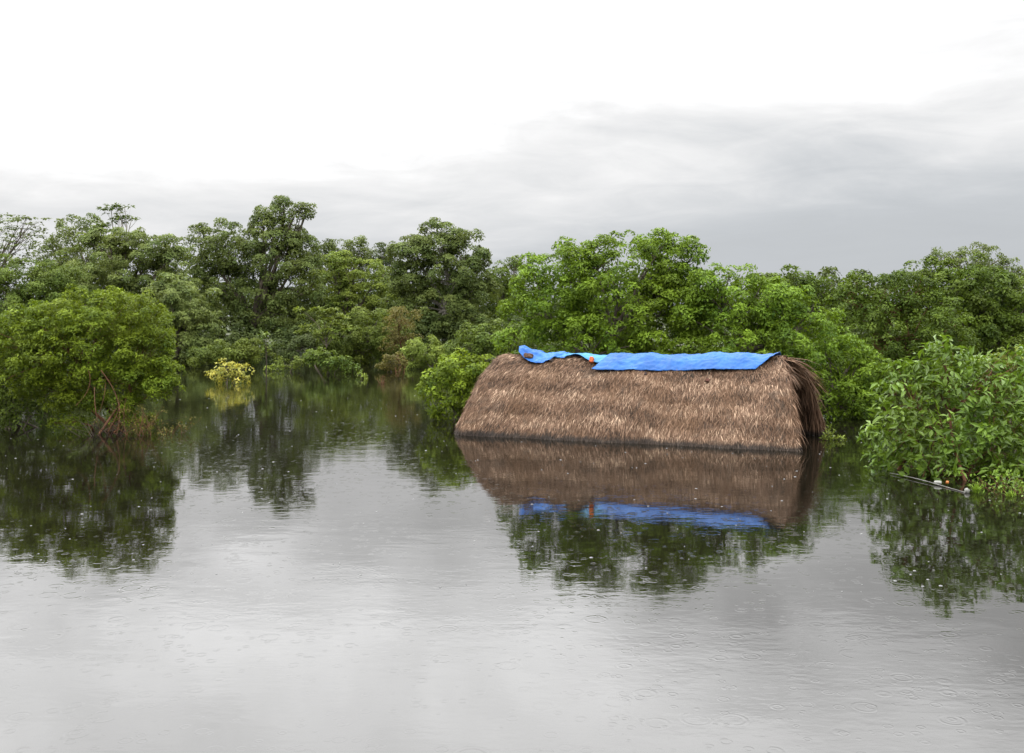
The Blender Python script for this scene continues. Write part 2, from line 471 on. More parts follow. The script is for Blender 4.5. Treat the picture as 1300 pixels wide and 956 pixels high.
tree('broadleaf_tree', 'wide domed pale tipped tree with faint reddish top behind the near left tree', 'tree',
     [(150, 345, 62, 48), (180, 320, 42, 26), (110, 370, 52, 38), (205, 365, 40, 42), (140, 310, 34, 18), (160, 405, 80, 50), (215, 330, 18, 20)], 74, 'puffy', leafpx=4.6, puffpx=9, base=150, seed=4,
     lai=5.5, trunk=.28, group=TG, ground=.2, flat=.65, stray=.35)
tree('broadleaf_tree', 'yellow green feathery tree filling the left edge above the near bush', 'tree',
     [(20, 360, 52, 28), (70, 358, 36, 24), (0, 395, 50, 34), (60, 400, 60, 40), (-40, 370, 40, 40)], 66, 'mid', leafpx=4.4, puffpx=10, base=30, seed=5, lai=5.0, trunk=.2, group=TG, ground=.1)
tree('broadleaf_tree', 'pale puffed tree leaning over the water right of the near left tree', 'tree',
     [(240, 395, 34, 34), (215, 380, 34, 26), (255, 425, 24, 30), (225, 430, 36, 34), (195, 400, 30, 40), (215, 455, 45, 14)], 63, 'puffy', leafpx=4.8, puffpx=9, base=225, seed=6, lai=6, trunk=.18,
     group=TG, flat=.65)
tree('broadleaf_tree', 'tallest dark grey green tree with visible forked trunk and raised right crest', 'tree',
     [(350, 300, 30, 26), (344, 270, 15, 13), (372, 276, 17, 8), (390, 267, 9, 5), (334, 286, 13, 12), (360, 260, 11, 7), (365, 300, 22, 18), (290, 315, 50, 26), (262, 325, 28, 28), (335, 335, 52, 28), (280, 360, 48, 26), (375, 330, 28, 30), (318, 385, 62, 24), (385, 370, 30, 34), (350, 405, 40, 22), (262, 400, 26, 30)],
     80, 'dark', leafpx=4.4, puffpx=9, base=326, seed=7, lai=5.2, trunk=.30, bark='bark', group=TG, ground=.25, stray=.35, twigs=60)
tree('broadleaf_tree', 'dark narrow tree just right of the tallest tree', 'tree',
     [(398, 345, 20, 28), (405, 320, 14, 12), (402, 385, 26, 34), (392, 420, 32, 30)], 88, 'forest', leafpx=4.2, puffpx=8, base=400, seed=8, lai=5, trunk=.2, group=TG, ground=.3)
tree('broadleaf_tree', 'pale layered tree with flat spreading tiers between the tallest tree and round tree', 'tree',
     [(450, 345, 42, 16), (475, 360, 34, 14), (425, 350, 24, 16), (455, 378, 48, 18), (485, 385, 26, 20), (440, 405, 46, 22), (425, 330, 20, 10), (480, 415, 38, 26)], 84, 'light', leafpx=4.4, puffpx=8, base=455, seed=9,
     lai=5, flat=.4, trunk=.2, group=TG, ground=.25)
tree('broadleaf_tree', 'small dark flat topped crown peeping over the pale layered tree', 'tree',
     [(440, 315, 26, 11), (428, 326, 24, 12), (455, 325, 20, 14), (440, 345, 34, 22)], 105, 'dark', leafpx=3.8, puffpx=8, base=440, seed=10, lai=4.5, trunk=.25, group=TG, ground=.3)
tree('broadleaf_tree', 'dark narrow crown squeezed between layered tree and round crowned tree', 'tree',
     [(483, 328, 14, 18), (490, 350, 20, 28), (500, 385, 26, 34)], 98, 'forest', leafpx=3.8, puffpx=8, base=487, seed=11, lai=4.5, trunk=.2, group=TG, ground=.3)
tree('broadleaf_tree', 'big round crowned grey green tree in the centre with pale stems', 'tree',
     [(557, 312, 36, 28), (525, 325, 30, 24), (592, 322, 28, 28), (560, 350, 60, 34), (520, 360, 30, 30), (600, 365, 26, 36), (555, 395, 56, 36), (585, 420, 50, 34), (540, 430, 40, 30)], 79, 'dark', leafpx=4.5, puffpx=9,
     base=578, seed=12, lai=6.2, trunk=.3, bark='palebark', group=TG, ground=.25, twigs=60)
tree('broadleaf_tree', 'pale grey green tree half hidden between round tree and bright tree', 'tree',
     [(640, 352, 24, 22), (655, 338, 12, 9), (630, 385, 28, 36), (650, 410, 40, 36)], 84, 'mid', leafpx=4.2, puffpx=8, base=640, seed=13, lai=4.5, trunk=.18, group=TG, ground=.25)
tree('umbrella_topped_tree', 'young light green tree with leaning pale stem and flat leaf umbrellas at shore', 'tree',
     [(388, 396, 14, 6), (410, 394, 16, 7), (425, 402, 18, 9), (400, 418, 22, 9), (432, 420, 22, 12)], 63, 'light', leafpx=5.4, puffpx=7, base=394, seed=14, lai=5.2, tufted=True, twigs=14, trunk=.05, bark='bark', group=TG, inner=.1, aspect=.45)
tree('broadleaf_tree', 'soft rounded green tree at the shore under the pale layered tree', 'tree',
     [(440, 430, 34, 26), (470, 425, 34, 32), (455, 450, 48, 20), (492, 440, 26, 26)], 66, 'olive', leafpx=4.0, puffpx=9, base=455, seed=15, lai=6, trunk=.12, group=TG)
tree('thin_tree', 'thin reddish brown leaved tree with brown stems at shore left of bright bush', 'tree',
     [(508, 405, 20, 14), (515, 425, 20, 18), (500, 435, 14, 18)], 62, 'brownish', leafpx=3.8, puffpx=7, base=508, seed=16, lai=2.6, trunk=.10, bark='redbark', stems=3, stemspread=.25, group=TG, twigs=60)
# bushes on the shore
BG = 'bushes on the far shore'
tree('bush', 'bright rounded bush at the shoreline right of the reddish thin tree', 'bush',
     [(540, 448, 24, 18), (520, 456, 18, 12), (560, 455, 16, 14)], 59, 'light', leafpx=4.0, puffpx=8, base=540, seed=20, lai=6, trunk=.05, stems=3, group=BG)
tree('bush', 'small bushy green and ochre shrub standing in water below the reddish tree', 'bush',
     [(500, 458, 16, 8), (488, 463, 10, 6), (508, 464, 10, 6)], 56, 'brownish', leafpx=3.6, puffpx=6, base=500, seed=21, lai=4, trunk=.04, stems=3, group=BG)
tree('bush', 'low spreading leafy green shrub in the water below the leaning umbrella tree', 'bush',
     [(415, 458, 24, 10), (432, 466, 20, 9), (402, 452, 12, 7)], 54, 'mid', leafpx=4.4, puffpx=6, base=420, seed=22, lai=5.5, trunk=.04, stems=3, group=BG)
tree('bush', 'yellow leaved bush standing alone in the water at the far left channel', 'bush',
     [(288, 467, 14, 8), (272, 474, 9, 6), (308, 472, 9, 8), (283, 482, 14, 6), (303, 483, 14, 5)], 46.5, 'yellow', leafpx=4.0, puffpx=5, base=290, seed=23, lai=3.4, trunk=.03, stems=4, group=BG, tufted=False, stray=.7)
tree('bush', 'olive green low bush on the bank behind the yellow bush', 'bush',
     [(285, 448, 30, 12), (318, 444, 26, 12), (258, 455, 22, 11), (330, 455, 20, 8)], 60, 'olive', leafpx=3.8, puffpx=8, base=290, seed=24, lai=5.5, trunk=.05, stems=3, group=BG)
tree('bush', 'dark green bush on the bank behind the leaning umbrella tree stem', 'bush',
     [(360, 446, 24, 14), (385, 440, 18, 12)], 68, 'forest', leafpx=4.0, puffpx=8, base=365, seed=25, lai=5.5, trunk=.05, stems=3, group=BG)
tree('sapling', 'single upright sapling with broad leaves and brown stem right of yellow bush', 'sapling',
     [(338, 428, 9, 7), (337, 440, 7, 6)], 55, 'mid', leafpx=7, puffpx=5, base=338, seed=26, lai=3.6, trunk=.035, bark='darkbark', tufted=True, twigs=12)
tree('bush', 'small round green shrub left of the leaning umbrella tree stem at waterline', 'bush',
     [(362, 463, 20, 5), (378, 460, 10, 5)], 56, 'olive', leafpx=3.6, puffpx=5, base=365, seed=27, lai=4, trunk=.03, stems=3, group=BG)
tree('bush', 'dark bush behind the left end of the thatched roof', 'bush',
     [(620, 432, 40, 20), (590, 440, 26, 16), (650, 430, 34, 20)], 52, 'mid', leafpx=4.2, puffpx=9, base=615, seed=28, lai=5.5, trunk=.06, stems=3)
tree('bush', 'yellow green leafy bush standing in the water at the left end of thatched roof', 'bush',
     [(585, 475, 34, 26), (562, 500, 24, 26), (600, 505, 30, 34), (578, 525, 26, 18), (620, 490, 30, 34, 1.0), (548, 490, 12, 12)], 30.5, 'feather', leafpx=5.0, puffpx=9, base=588, seed=29, lai=5.5, trunk=.04, stems=6)
# floating plants
tree('water_plant', 'small bright floating plant far out in the left channel', 'water plant', [(459, 478, 8, 3)], 50, 'light', leafpx=4, puffpx=3, base=459, seed=31, lai=3, trunk=.015, twigs=4, group='floating plants')
tree('water_plant', 'low floating leafy plant below the single upright sapling', 'water plant', [(354, 468, 12, 3), (342, 469, 7, 3)], 57, 'light', leafpx=4, puffpx=3, base=352, seed=32, lai=3, trunk=.015, twigs=4, group='floating plants')
tree('water_plant', 'pale green floating plant beside the open right end of thatched roof', 'water plant', [(1058, 557, 12, 4), (1070, 558, 7, 3)], 25.5, 'light', leafpx=5, puffpx=4, base=1058, seed=33, lai=3, trunk=.01, twigs=4, group='floating plants')

# ------------------------------------------------------------------ big bright trees behind the hut
tree('leafy_tree', 'large bright green round topped tree directly behind the blue tarp', 'tree',
     [(790, 345, 92, 42), (720, 352, 60, 36), (850, 335, 38, 34), (882, 322, 14, 9), (690, 390, 48, 44), (800, 400, 100, 50), (755, 325, 34, 18), (840, 312, 30, 13), (870, 390, 50, 50), (750, 445, 100, 50), (850, 460, 80, 50)],
     32.5, 'bright', leafpx=5.2, puffpx=11, base=800, seed=41, lai=5.0, trunk=.16, stems=4, stemspread=.6, droop=.35, stray=.4, twigs=90, aspect=.42)
tree('leafy_tree', 'bright green tree sloping down to the water right of the thatched roof', 'tree',
     [(935, 385, 50, 42), (985, 385, 46, 32), (1010, 430, 66, 46), (940, 440, 70, 60), (1075, 465, 46, 36), (1045, 500, 52, 46), (1100, 475, 24, 16), (960, 500, 80, 50), (1085, 515, 34, 26), (905, 358, 26, 18)],
     31.0, 'bright', leafpx=5.2, puffpx=11, base=1000, seed=42, lai=5.0, trunk=.14, stems=4, stemspread=.6, droop=.35, stray=.35, twigs=90, aspect=.42)
tree('leafy_tree', 'darker green tree behind, its crest just above the two bright trees', 'tree',
     [(1005, 362, 42, 16), (1040, 368, 34, 16), (970, 375, 40, 24), (1030, 395, 60, 30)], 46, 'shade', leafpx=4.2, puffpx=9, base=1010, seed=43, lai=5.0, trunk=.16, ground=0)
tree('leafy_tree', 'dark brownish green tree in shade between bright tree and broad leaved bush', 'tree',
     [(1110, 385, 50, 30), (1150, 372, 40, 24), (1125, 430, 70, 45), (1180, 430, 60, 50), (1090, 370, 28, 16), (1140, 480, 80, 50)], 42, 'shade', leafpx=4.3, puffpx=10, base=1130, seed=44, lai=4.2, trunk=.18, stems=3, twigs=120, bark='redbark')
tree('leafy_tree', 'wide dark green tree with high dome above the broad leaved bush', 'tree',
     [(1215, 365, 48, 32), (1180, 352, 30, 18), (1250, 385, 60, 40), (1210, 410, 70, 50), (1290, 400, 50, 36), (1260, 440, 80, 50)], 47, 'shade', leafpx=4.3, puffpx=10, base=1220, seed=45, lai=5.2, trunk=.22)
tree('flat_topped_tree', 'far dark flat topped tree with gaps rising at the right edge', 'tree',
     [(1205, 325, 20, 10), (1250, 330, 32, 16), (1228, 345, 34, 14), (1270, 345, 24, 12), (1290, 358, 34, 14)], 70, 'dark', leafpx=4.0, puffpx=7, base=1240, seed=46, lai=3.2, trunk=.2, ground=.3, stray=.4, twigs=60)
tree('leafy_tree', 'light yellowish tree behind at the right edge of picture', 'tree',
     [(1290, 375, 34, 18), (1310, 400, 40, 30)], 60, 'olive', leafpx=4.2, puffpx=8, base=1300, seed=47, lai=4.5, trunk=.16, ground=.3)

# ------------------------------------------------------------------ near left tree
tree('flooded_tree', 'near dome shaped yellow green tree standing in the water on the left', 'tree',
     [(130, 402, 66, 34), (70, 412, 54, 30), (178, 418, 38, 34), (105, 440, 90, 42), (185, 450, 38, 38), (50, 455, 52, 42), (205, 492, 24, 18), (115, 478, 84, 30), (158, 516, 26, 14), (70, 498, 48, 22), (112, 512, 22, 12), (35, 425, 40, 26), (165, 536, 34, 9), (92, 534, 26, 9), (205, 478, 22, 22)],
     27.3, 'feather', leafpx=4.3, puffpx=8, base=140, seed=51, lai=4.4, trunk=.05, stems=7, stemspread=.45, droop=.25, bark='redbark', twigs=220, stray=.3, aspect=.4)
tree('flooded_shrub', 'lower green shrub dipping in the water left of the near tree', 'shrub',
     [(20, 470, 40, 50), (-10, 440, 36, 40), (25, 520, 34, 26), (60, 515, 20, 24), (-20, 500, 40, 46)], 28.2, 'mid', leafpx=4.4, puffpx=8, base=15, seed=52, lai=3.4, trunk=.05, stems=5, droop=.3, twigs=90, stemspread=.5)

# ------------------------------------------------------------------ near right bush with broad leaves
tree('broad_leaved_bush', 'large near bush with broad glossy leaves and brown stems at right, standing in the water', 'bush',
     [(1160, 505, 44, 34), (1195, 475, 36, 28), (1245, 490, 44, 32), (1290, 490, 40, 36), (1140, 555, 34, 36), (1200, 545, 60, 50), (1265, 550, 60, 54), (1310, 560, 50, 60), (1150, 590, 38, 22, .3), (1185, 596, 40, 20, 0), (1230, 600, 50, 24, -.4), (1290, 610, 46, 24, -.6), (1196, 446, 12, 12), (1140, 478, 16, 12), (1172, 462, 12, 10), (1262, 462, 14, 14), (1292, 452, 16, 14)],
     20.0, 'broad', leafpx=12.5, puffpx=11, base=1215, seed=61, lai=3.0, trunk=.035, stems=9, stemspread=.7, droop=.25, bark='redbark', twigs=200, fine=True, aspect=.38, stray=.7, depth=.9, upb=.5, inner=.3)
tree('feathery_bush', 'pale feathery leaved bush rising behind the broad leaved bush at right edge', 'bush',
     [(1270, 462, 24, 14), (1298, 460, 26, 16), (1285, 485, 40, 26)], 25, 'light', leafpx=5, puffpx=8, base=1285, seed=62, lai=5, trunk=.04, stems=3)

# bare twigs poking from the water
def twig_cluster(name, label, cat, px, d, n, h, spread, bark, seed, rad=.012, leafmat=None):
    rng = np.random.default_rng(seed)
    foot = np.array([(px-650)*d/F, d, 0.0])
    root = empty(name, foot, label, cat)
    tb = Tubes()
    tips = []
    for i in range(n):
        p0 = foot+np.array([rng.normal(0, spread*.3), rng.normal(0, spread*.3), -.2])
        p1 = foot+np.array([rng.normal(0, spread), rng.normal(0, spread*.6), h*rng.uniform(.4, 1.1)])
        pts = bez(p0, p1, rng, 7, .12, .05)
        tb.add(pts, np.linspace(rad, rad*.3, 7), 5)
        for j in range(3):
            q = pts[rng.integers(3, 7)]; e = q+rng.normal(0, h*.22, 3)
            if e[2] > 0: tb.add(bez(q, e, rng, 4, .1), np.linspace(rad*.4, rad*.15, 4), 4); tips.append(e)
    tb.build('branch', M[bark], root)
    if leafmat and tips:
        tips = np.array(tips); k = len(tips)*5
        idx = rng.integers(0, len(tips), k)
        leaves_mesh('foliage', tips[idx]+rng.normal(0, .05, (k, 3)), unit(rng.normal(size=(k, 3))), unit(rng.normal(size=(k, 3))+np.array([0, 0, 1])),
                    rng.uniform(.05, .10, k), rng.uniform(.02, .04, k), rng.random(k), M[leafmat], root)
    return root
twig_cluster('dead_branches', 'reddish dead branches half sunk under the near left tree', 'branches', 180, 26.6, 22, .75, .8, 'redbark', 71, .009, 'brownish')
twig_cluster('dead_branches', 'dark tangled twigs in the water at foot of the near left tree', 'branches', 128, 26.4, 20, .55, .8, 'darkbark', 72, .012)
twig_cluster('dead_branches', 'few brown stems trailing in water right of the near left tree', 'branches', 218, 26.8, 9, .35, .35, 'redbark', 73, .008, 'brownish')
twig_cluster('dead_branches', 'thin red roots and twigs at the waterline of the near right bush', 'branches', 1285, 17.9, 26, .28, .45, 'redbark', 74, .008, 'broad')
twig_cluster('twig', 'small brown twig sticking out of the far water channel', 'twig', 484, 46.5, 5, .35, .2, 'redbark', 75, .02)
twig_cluster('bare_branches', 'pale brown bare branches leaning through the middle of the near right bush', 'branches', 1190, 19.7, 5, 1.4, .50, 'redbark', 77, .010)
twig_cluster('bare_branches', 'darker brown bare branches rising at the right side of the near right bush', 'branches', 1275, 19.5, 4, 1.3, .5, 'redbark', 78, .014)
twig_cluster('dead_branches', 'low twigs at the water right of the thatched roof end', 'branches', 1048, 25.5, 10, .22, .15, 'darkbark', 76, .007, 'light')

# trailing vines hanging in the near left tree
rng = np.random.default_rng(81)
vr = empty('hanging_vine', at(140, 545, 26.2)*np.array([1, 1, 0]), 'reddish brown vine stems hanging in front of the near left tree', 'vine')
tb = Tubes()
for (ax_, ay, bx_, by, r) in ((128, 470, 152, 520, .016), (152, 505, 138, 545, .016), (112, 470, 96, 515, .014), (146, 500, 148, 552, .016), (120, 492, 128, 550, .015), (134, 486, 112, 552, .012), (160, 505, 160, 552, .012)):
    tb.add(bez(at(ax_, ay, 26.1), at(bx_, by, 26.0), rng, 9, .20), np.linspace(r*.7, r*.35, 9), 6)
tb.build('stem', M['redbark'], vr)

# ------------------------------------------------------------------ thatched hut
RR = np.array([6.80, 25.3, 0.0])              # right end of the ridge, on the water plane
UD = np.array([.932, -.362, 0.0]); UD /= np.linalg.norm(UD)      # along the ridge, to the right
VD = np.array([-UD[1], UD[0], 0.0])           # away from the camera
RL = 7.18; HW = 1.82
def ridge_z(u):    # u: 0 at right end, negative to the left
    t = -u/RL
    return 2.12-.05*t-.06*math.sin(PI*t)+.018*math.sin(u*3.1)+.012*math.sin(u*7.3+1)
def loc(u, v, z): return RR+UD*u+VD*v+np.array([0, 0, z])
NP_ = 1.32
def drop(t):       # t 0 ridge .. 1 waterline .. 1.12 below
    return t
def front_pt(s, t, off=0.0):
    """s 0..1 from the left end to the right end of the front slope"""
    u0 = -RL-.05-.74*t**.52; u1 = .02+.60*t**.8
    u = u0+(u1-u0)*s
    zr = ridge_z(max(-RL, min(0, u)))
    prof = t**1.25
    z = zr*(1-prof)+off*.55
    v = -(HW*(t**.78))-off*.8
    bul = .035*math.sin(u*1.7+t*3)+.02*math.sin(u*4.1-t*7)
    return loc(u, v-bul*min(1, t*3), z+bul*.4)
def rear_pt(s, t, off=0.0):
    u0 = -RL-.05-.74*t**.52; u1 = .02+.84*t**.40
    u = u0+(u1-u0)*s
    zr = ridge_z(max(-RL, min(0, u)))
    z = zr*(1-t**1.25)+off*.55
    v = HW*(t**.78)+off*.8
    return loc(u, v, z)
def hip_pt(s, t, off=0.0):
    """left rounded end: s 0 (front) .. 1 (rear)"""
    a = PI*s
    u0 = -RL-.05-.74*t**.52
    zr = ridge_z(-RL)
    b = .04+.50*t**.55
    v = -(HW*t**.78+off*.8)*math.cos(a)
    return loc(u0-(b+off*.8)*math.sin(a)**.8, v, zr*(1-t**1.25)+off*.55)

def surf(fn, name, mat, parent, ns, nt_, t1=1.10, thick=.10):
    g1 = [[fn(i/ns, t1*j/nt_, 0.0) for j in range(nt_+1)] for i in range(ns+1)]
    g2 = [[fn(i/ns, t1*j/nt_, -thick) for j in range(nt_+1)] for i in range(ns+1)]
    v = np.array(g1+g2).reshape(-1, 3); n1_ = (ns+1)*(nt_+1); f = []
    for i in range(ns):
        for j in range(nt_):
            a = i*(nt_+1)+j; b = a+nt_+1
            f.append((a, b, b+1, a+1)); f.append((n1_+a, n1_+a+1, n1_+b+1, n1_+b))
    for i in range(ns):
        a = i*(nt_+1); b = a+nt_+1; f.append((a, n1_+a, n1_+b, b)); a += nt_; b += nt_; f.append((a, b, n1_+b, n1_+a))
    for j in range(nt_):
        a = j; f.append((a, a+1, n1_+a+1, n1_+a)); a = ns*(nt_+1)+j; f.append((a, n1_+a, n1_+a+1, a+1))
    return v, f

def thatch_mat(name):
    m, nt, out = new_mat(name)
    at_ = nt.nodes.new('ShaderNodeAttribute'); at_.attribute_name = 'tint'
    geo = nt.nodes.new('ShaderNodeNewGeometry')
    cr = nt.nodes.new('ShaderNodeValToRGB'); e = cr.color_ramp.elements
    e[0].position = 0; e[0].color = (.012, .010, .008, 1)
    e[1].position = 1; e[1].color = (.40, .285, .195, 1)
    for p_, c_ in ((.16, (.030, .022, .016, 1)), (.22, (.058, .034, .020, 1)), (.5, (.108, .063, .040, 1)), (.8, (.20, .131, .088, 1))):
        x = e.new(p_); x.color = c_
    nt.links.new(at_.outputs['Fac'], cr.inputs[0])
    nz = noise_node(nt, .9, 4, .6, geo.outputs['Position'])
    col = mixcol(nt, maprange(nt, nz.outputs['Fac'], .42, .66, 0, .40), cr.outputs[0], (.115, .064, .034))
    nd = noise_node(nt, 2.1, 5, .65, geo.outputs['Position'], 1.0)
    col = mixcol(nt, maprange(nt, nd.outputs['Fac'], .54, .70, 0, .55), col, (.055, .042, .032))
    sp_ = nt.nodes.new('ShaderNodeSeparateXYZ'); nt.links.new(geo.outputs['Position'], sp_.inputs[0])
    n2 = noise_node(nt, 5.0, 3, .6, geo.outputs['Position'])
    zz_ = math_node(nt, 'SUBTRACT', sp_.outputs[2], math_node(nt, 'MULTIPLY', n2.outputs['Fac'], .24))
    wet = maprange(nt, zz_, -.06, .05, .85, 0)          # soaked grey band at the flood line
    col = mixcol(nt, wet, col, (.022, .020, .018))
    s = bsdf(nt, None, .75, .12); nt.links.new(col, s.inputs['Base Color'])
    nt.links.new(s.outputs[0], out.inputs[0])
    return m
TH = thatch_mat('palm_thatch')
hut = empty('thatched_hut', RR+UD*(-3.5), 'flooded hut with brown palm thatch roof standing in the water to its eaves', 'hut')

def strands(fn, rng, n, t0=0.0, t1=1.06, rows=13, L=.23, wd=.0145, bend_u=0.0, s0=0, s1=1, lift=.05):
    """blades of palm leaf lying down the slope in overlapping courses"""
    V = []; T = []
    ds = 1e-3
    for q in range(n):
        row = rng.integers(0, rows)
        t = t0+(t1-t0)*((row+rng.random()**1.3*.95)/rows)
        s = s0+(s1-s0)*rng.random()
        t += .012*math.sin(s*23+row)*1.0
        t = min(max(t, 0), t1)
        p = fn(s, t, rng.uniform(.0, .03))
        pd = fn(s, min(t+.02, 1.12), 0)-fn(s, t, 0)
        ps = fn(min(s+.01, 1.0), t, 0)-fn(max(s-.01, 0.0), t, 0)
        dn = pd/(np.linalg.norm(pd)+1e-9); sd_ = ps/(np.linalg.norm(ps)+1e-9)
        nm = np.cross(sd_, dn); nm /= np.linalg.norm(nm)+1e-9
        if nm[2] < 0: nm = -nm
        p = p+nm*.03*mnoise.noise((s*26, t*9, 3.3))
        ln = L*rng.uniform(.45, 1.35)
        a = dn+sd_*(rng.normal(bend_u, .34)-.35*max(0, .25-s)*2)+nm*rng.uniform(.0, .20); a /= np.linalg.norm(a)
        k = sd_*math.cos(.5)+nm*math.sin(rng.uniform(-.7, .7)); k = k-a*np.dot(a, k); k /= np.linalg.norm(k)
        w_ = wd*rng.uniform(.5, 1.6)
        tip = p+a*ln+nm*rng.uniform(-.015, lift)-np.array([0, 0, .02])
        mid = p+a*ln*.5+nm*.014
        V += [p-k*w_*.5, p+k*w_*.5, mid+k*w_*.5, tip, mid-k*w_*.5]
        fr = (t*rows)%1.0
        g_ = rng.beta(1.15, 1.35)
        band = .13*math.sin(t*24+1.8*math.sin(s*5)+.9*math.sin(s*17))+.06*math.sin(s*31+t*9)
        T += [min(1, max(.12, .14+.80*g_+band))]*5
    return V, T

def thatch_part(name, fn, rng, n, ns, nt_, extra=None, **kw):
    v, f = surf(fn, name, None, None, ns, nt_)
    V, T = strands(fn, rng, n, **kw)
    if extra: 
        for e in extra: V += e[0]; T += e[1]
    sh = np.array(v); n0 = len(sh)
    # shell
    allv = np.concatenate([sh, np.array(V)])
    tint = np.concatenate([np.full(n0, .20), np.array(T)])
    sf = np.array(f).ravel(); m_ = len(V)//5
    b = n0+(np.arange(m_)*5)[:, None]
    q = (b+np.array([0, 1, 2, 4])).ravel(); t3 = (b+np.array([4, 2, 3])).ravel()
    flat = np.concatenate([sf, q, t3]); sizes = np.concatenate([np.full(len(f), 4), np.full(m_, 4), np.full(m_, 3)])
    return raw_mesh(name, allv, flat, sizes, TH, hut, tint)

def hang(rng, fn, n, s, ta, tb_, L, out_u=.35, wd=.016):
    """frayed ends hanging from a verge"""
    V = []; T = []
    for q in range(n):
        t = rng.uniform(ta, tb_)
        p = fn(min(1, max(0, s+rng.normal(0, .012))), t, rng.uniform(-.06, .03))
        dn = fn(s, t+.02, 0)-fn(s, t, 0); dn /= np.linalg.norm(dn)
        a = dn*.8+UD*rng.uniform(-.05, out_u)*(1 if s > .5 else -1)-np.array([0, 0, .35])+rng.normal(0, .20, 3); a /= np.linalg.norm(a)
        ln = L*rng.uniform(.3, 1.45); w_ = wd*rng.uniform(.5, 1.4)
        k = np.cross(a, rng.normal(size=3)); k /= np.linalg.norm(k)
        mid = p+a*ln*.5+UD*.03; tip = p+a*ln-np.array([0, 0, .12*ln])
        V += [p-k*w_*.5, p+k*w_*.5, mid+k*w_*.5, tip, mid-k*w_*.5]
        T += [min(1, max(.17, .18+.6*rng.beta(2, 2.2)))]*5
    return V, T
rng = np.random.default_rng(101)
thatch_part('front_thatch', front_pt, rng, 56000, 80, 26, extra=[hang(rng, front_pt, 800, 1.0, .03, 1.0, .45, .35, .02), hang(rng, front_pt, 500, .0, .0, 1.0, .25, .2)], bend_u=-.05)
thatch_part('rear_thatch', rear_pt, rng, 9000, 50, 20, extra=[hang(rng, rear_pt, 1300, 1.0, .03, .9, .60, .15, .026), hang(rng, rear_pt, 700, .96, .05, .9, .5, .1, .026)], wd=.02)
thatch_part('end_thatch', hip_pt, rng, 9000, 24, 22, wd=.013, L=.28)
# ridge: rough bundles bent across the top
V = []; T = []
for q in range(3800):
    u = rng.uniform(-RL-.15, .12); sg = 1 if rng.random() < .5 else -1
    p = loc(u, sg*rng.uniform(-.02, .05), ridge_z(max(-RL, min(0, u)))+rng.uniform(.0, .05))
    a = VD*sg*rng.uniform(.5, 1)+UD*rng.normal(0, .4)-np.array([0, 0, rng.uniform(.3, .9)]); a /= np.linalg.norm(a)
    ln = rng.uniform(.12, .38); w_ = rng.uniform(.007, .018); k = np.cross(a, rng.normal(size=3)); k /= np.linalg.norm(k)
    V += [p-k*w_*.5, p+k*w_*.5, p+a*ln*.5+k*w_*.5+np.array([0, 0, .01]), p+a*ln, p+a*ln*.5-k*w_*.5+np.array([0, 0, .01])]
    T += [min(1, max(.17, .2+.6*rng.beta(2, 2.3)))]*5
m_ = len(V)//5; b = (np.arange(m_)*5)[:, None]
raw_mesh('ridge_thatch', V, np.concatenate([(b+np.array([0, 1, 2, 4])).ravel(), (b+np.array([4, 2, 3])).ravel()]), np.concatenate([np.full(m_, 4), np.full(m_, 3)]), TH, hut, T)
# timber frame seen at the open right gable
t_ = Tubes(); t_.add([loc(-RL-.18, 0, 2.05), loc(-3.6, 0, 2.02), loc(.16, 0, 2.09)], .035, 8); t_.build('ridge_pole', M['redbark'], hut)
for (u, v, h) in ((-.05, 0, 2.0), (-.05, -1.25, .75), (-.05, 1.25, .75), (-3.6, 0, 1.95), (-7.2, 0, 1.9)):
    t_ = Tubes(); t_.add([loc(u, v, -.9), loc(u+.01, v, h*.5), loc(u, v, h)], [.06, .055, .05], 8); t_.build('post', M['darkbark'], hut)
for u in (.0, -1.8, -3.6, -5.4, -7.1):
    for sg in (-1, 1):
        t_ = Tubes(); t_.add([loc(u, sg*.05, 1.93), loc(u, sg*.85, 1.12), loc(u, sg*1.6, .15)], .028, 6); t_.build('rafter', M['darkbark'], hut)
t_ = Tubes(); t_.add([loc(-.06, -1.45, .62), loc(-.06, 0, .66), loc(-.06, 1.45, .62)], .035, 6); t_.build('tie_beam', M['darkbark'], hut)
# dark hanging fronds above the open end
V, T = hang(rng, rear_pt, 260, .985, .0, .35, .75, .9, .02)
V2, T2 = [], []
for q in range(240):
    p = loc(rng.uniform(-.1, .15), rng.uniform(-.1, .5), 2.0-rng.uniform(0, .2))
    a = UD*rng.uniform(.5, 1)+VD*rng.uniform(.0, .6)-np.array([0, 0, rng.uniform(.2, .75)]); a /= np.linalg.norm(a)
    ln = rng.uniform(.25, .75); w_ = rng.uniform(.012, .025); k = np.cross(a, rng.normal(size=3)); k /= np.linalg.norm(k)
    V2 += [p-k*w_*.5, p+k*w_*.5, p+a*ln*.55+k*w_*.5, p+a*ln-np.array([0, 0, .12]), p+a*ln*.55-k*w_*.5]; T2 += [rng.uniform(.12, .5)]*5
V += V2; T += T2
m_ = len(V)//5; b = (np.arange(m_)*5)[:, None]
raw_mesh('gable_fringe', V, np.concatenate([(b+np.array([0, 1, 2, 4])).ravel(), (b+np.array([4, 2, 3])).ravel()]), np.concatenate([np.full(m_, 4), np.full(m_, 3)]), TH, hut, T)

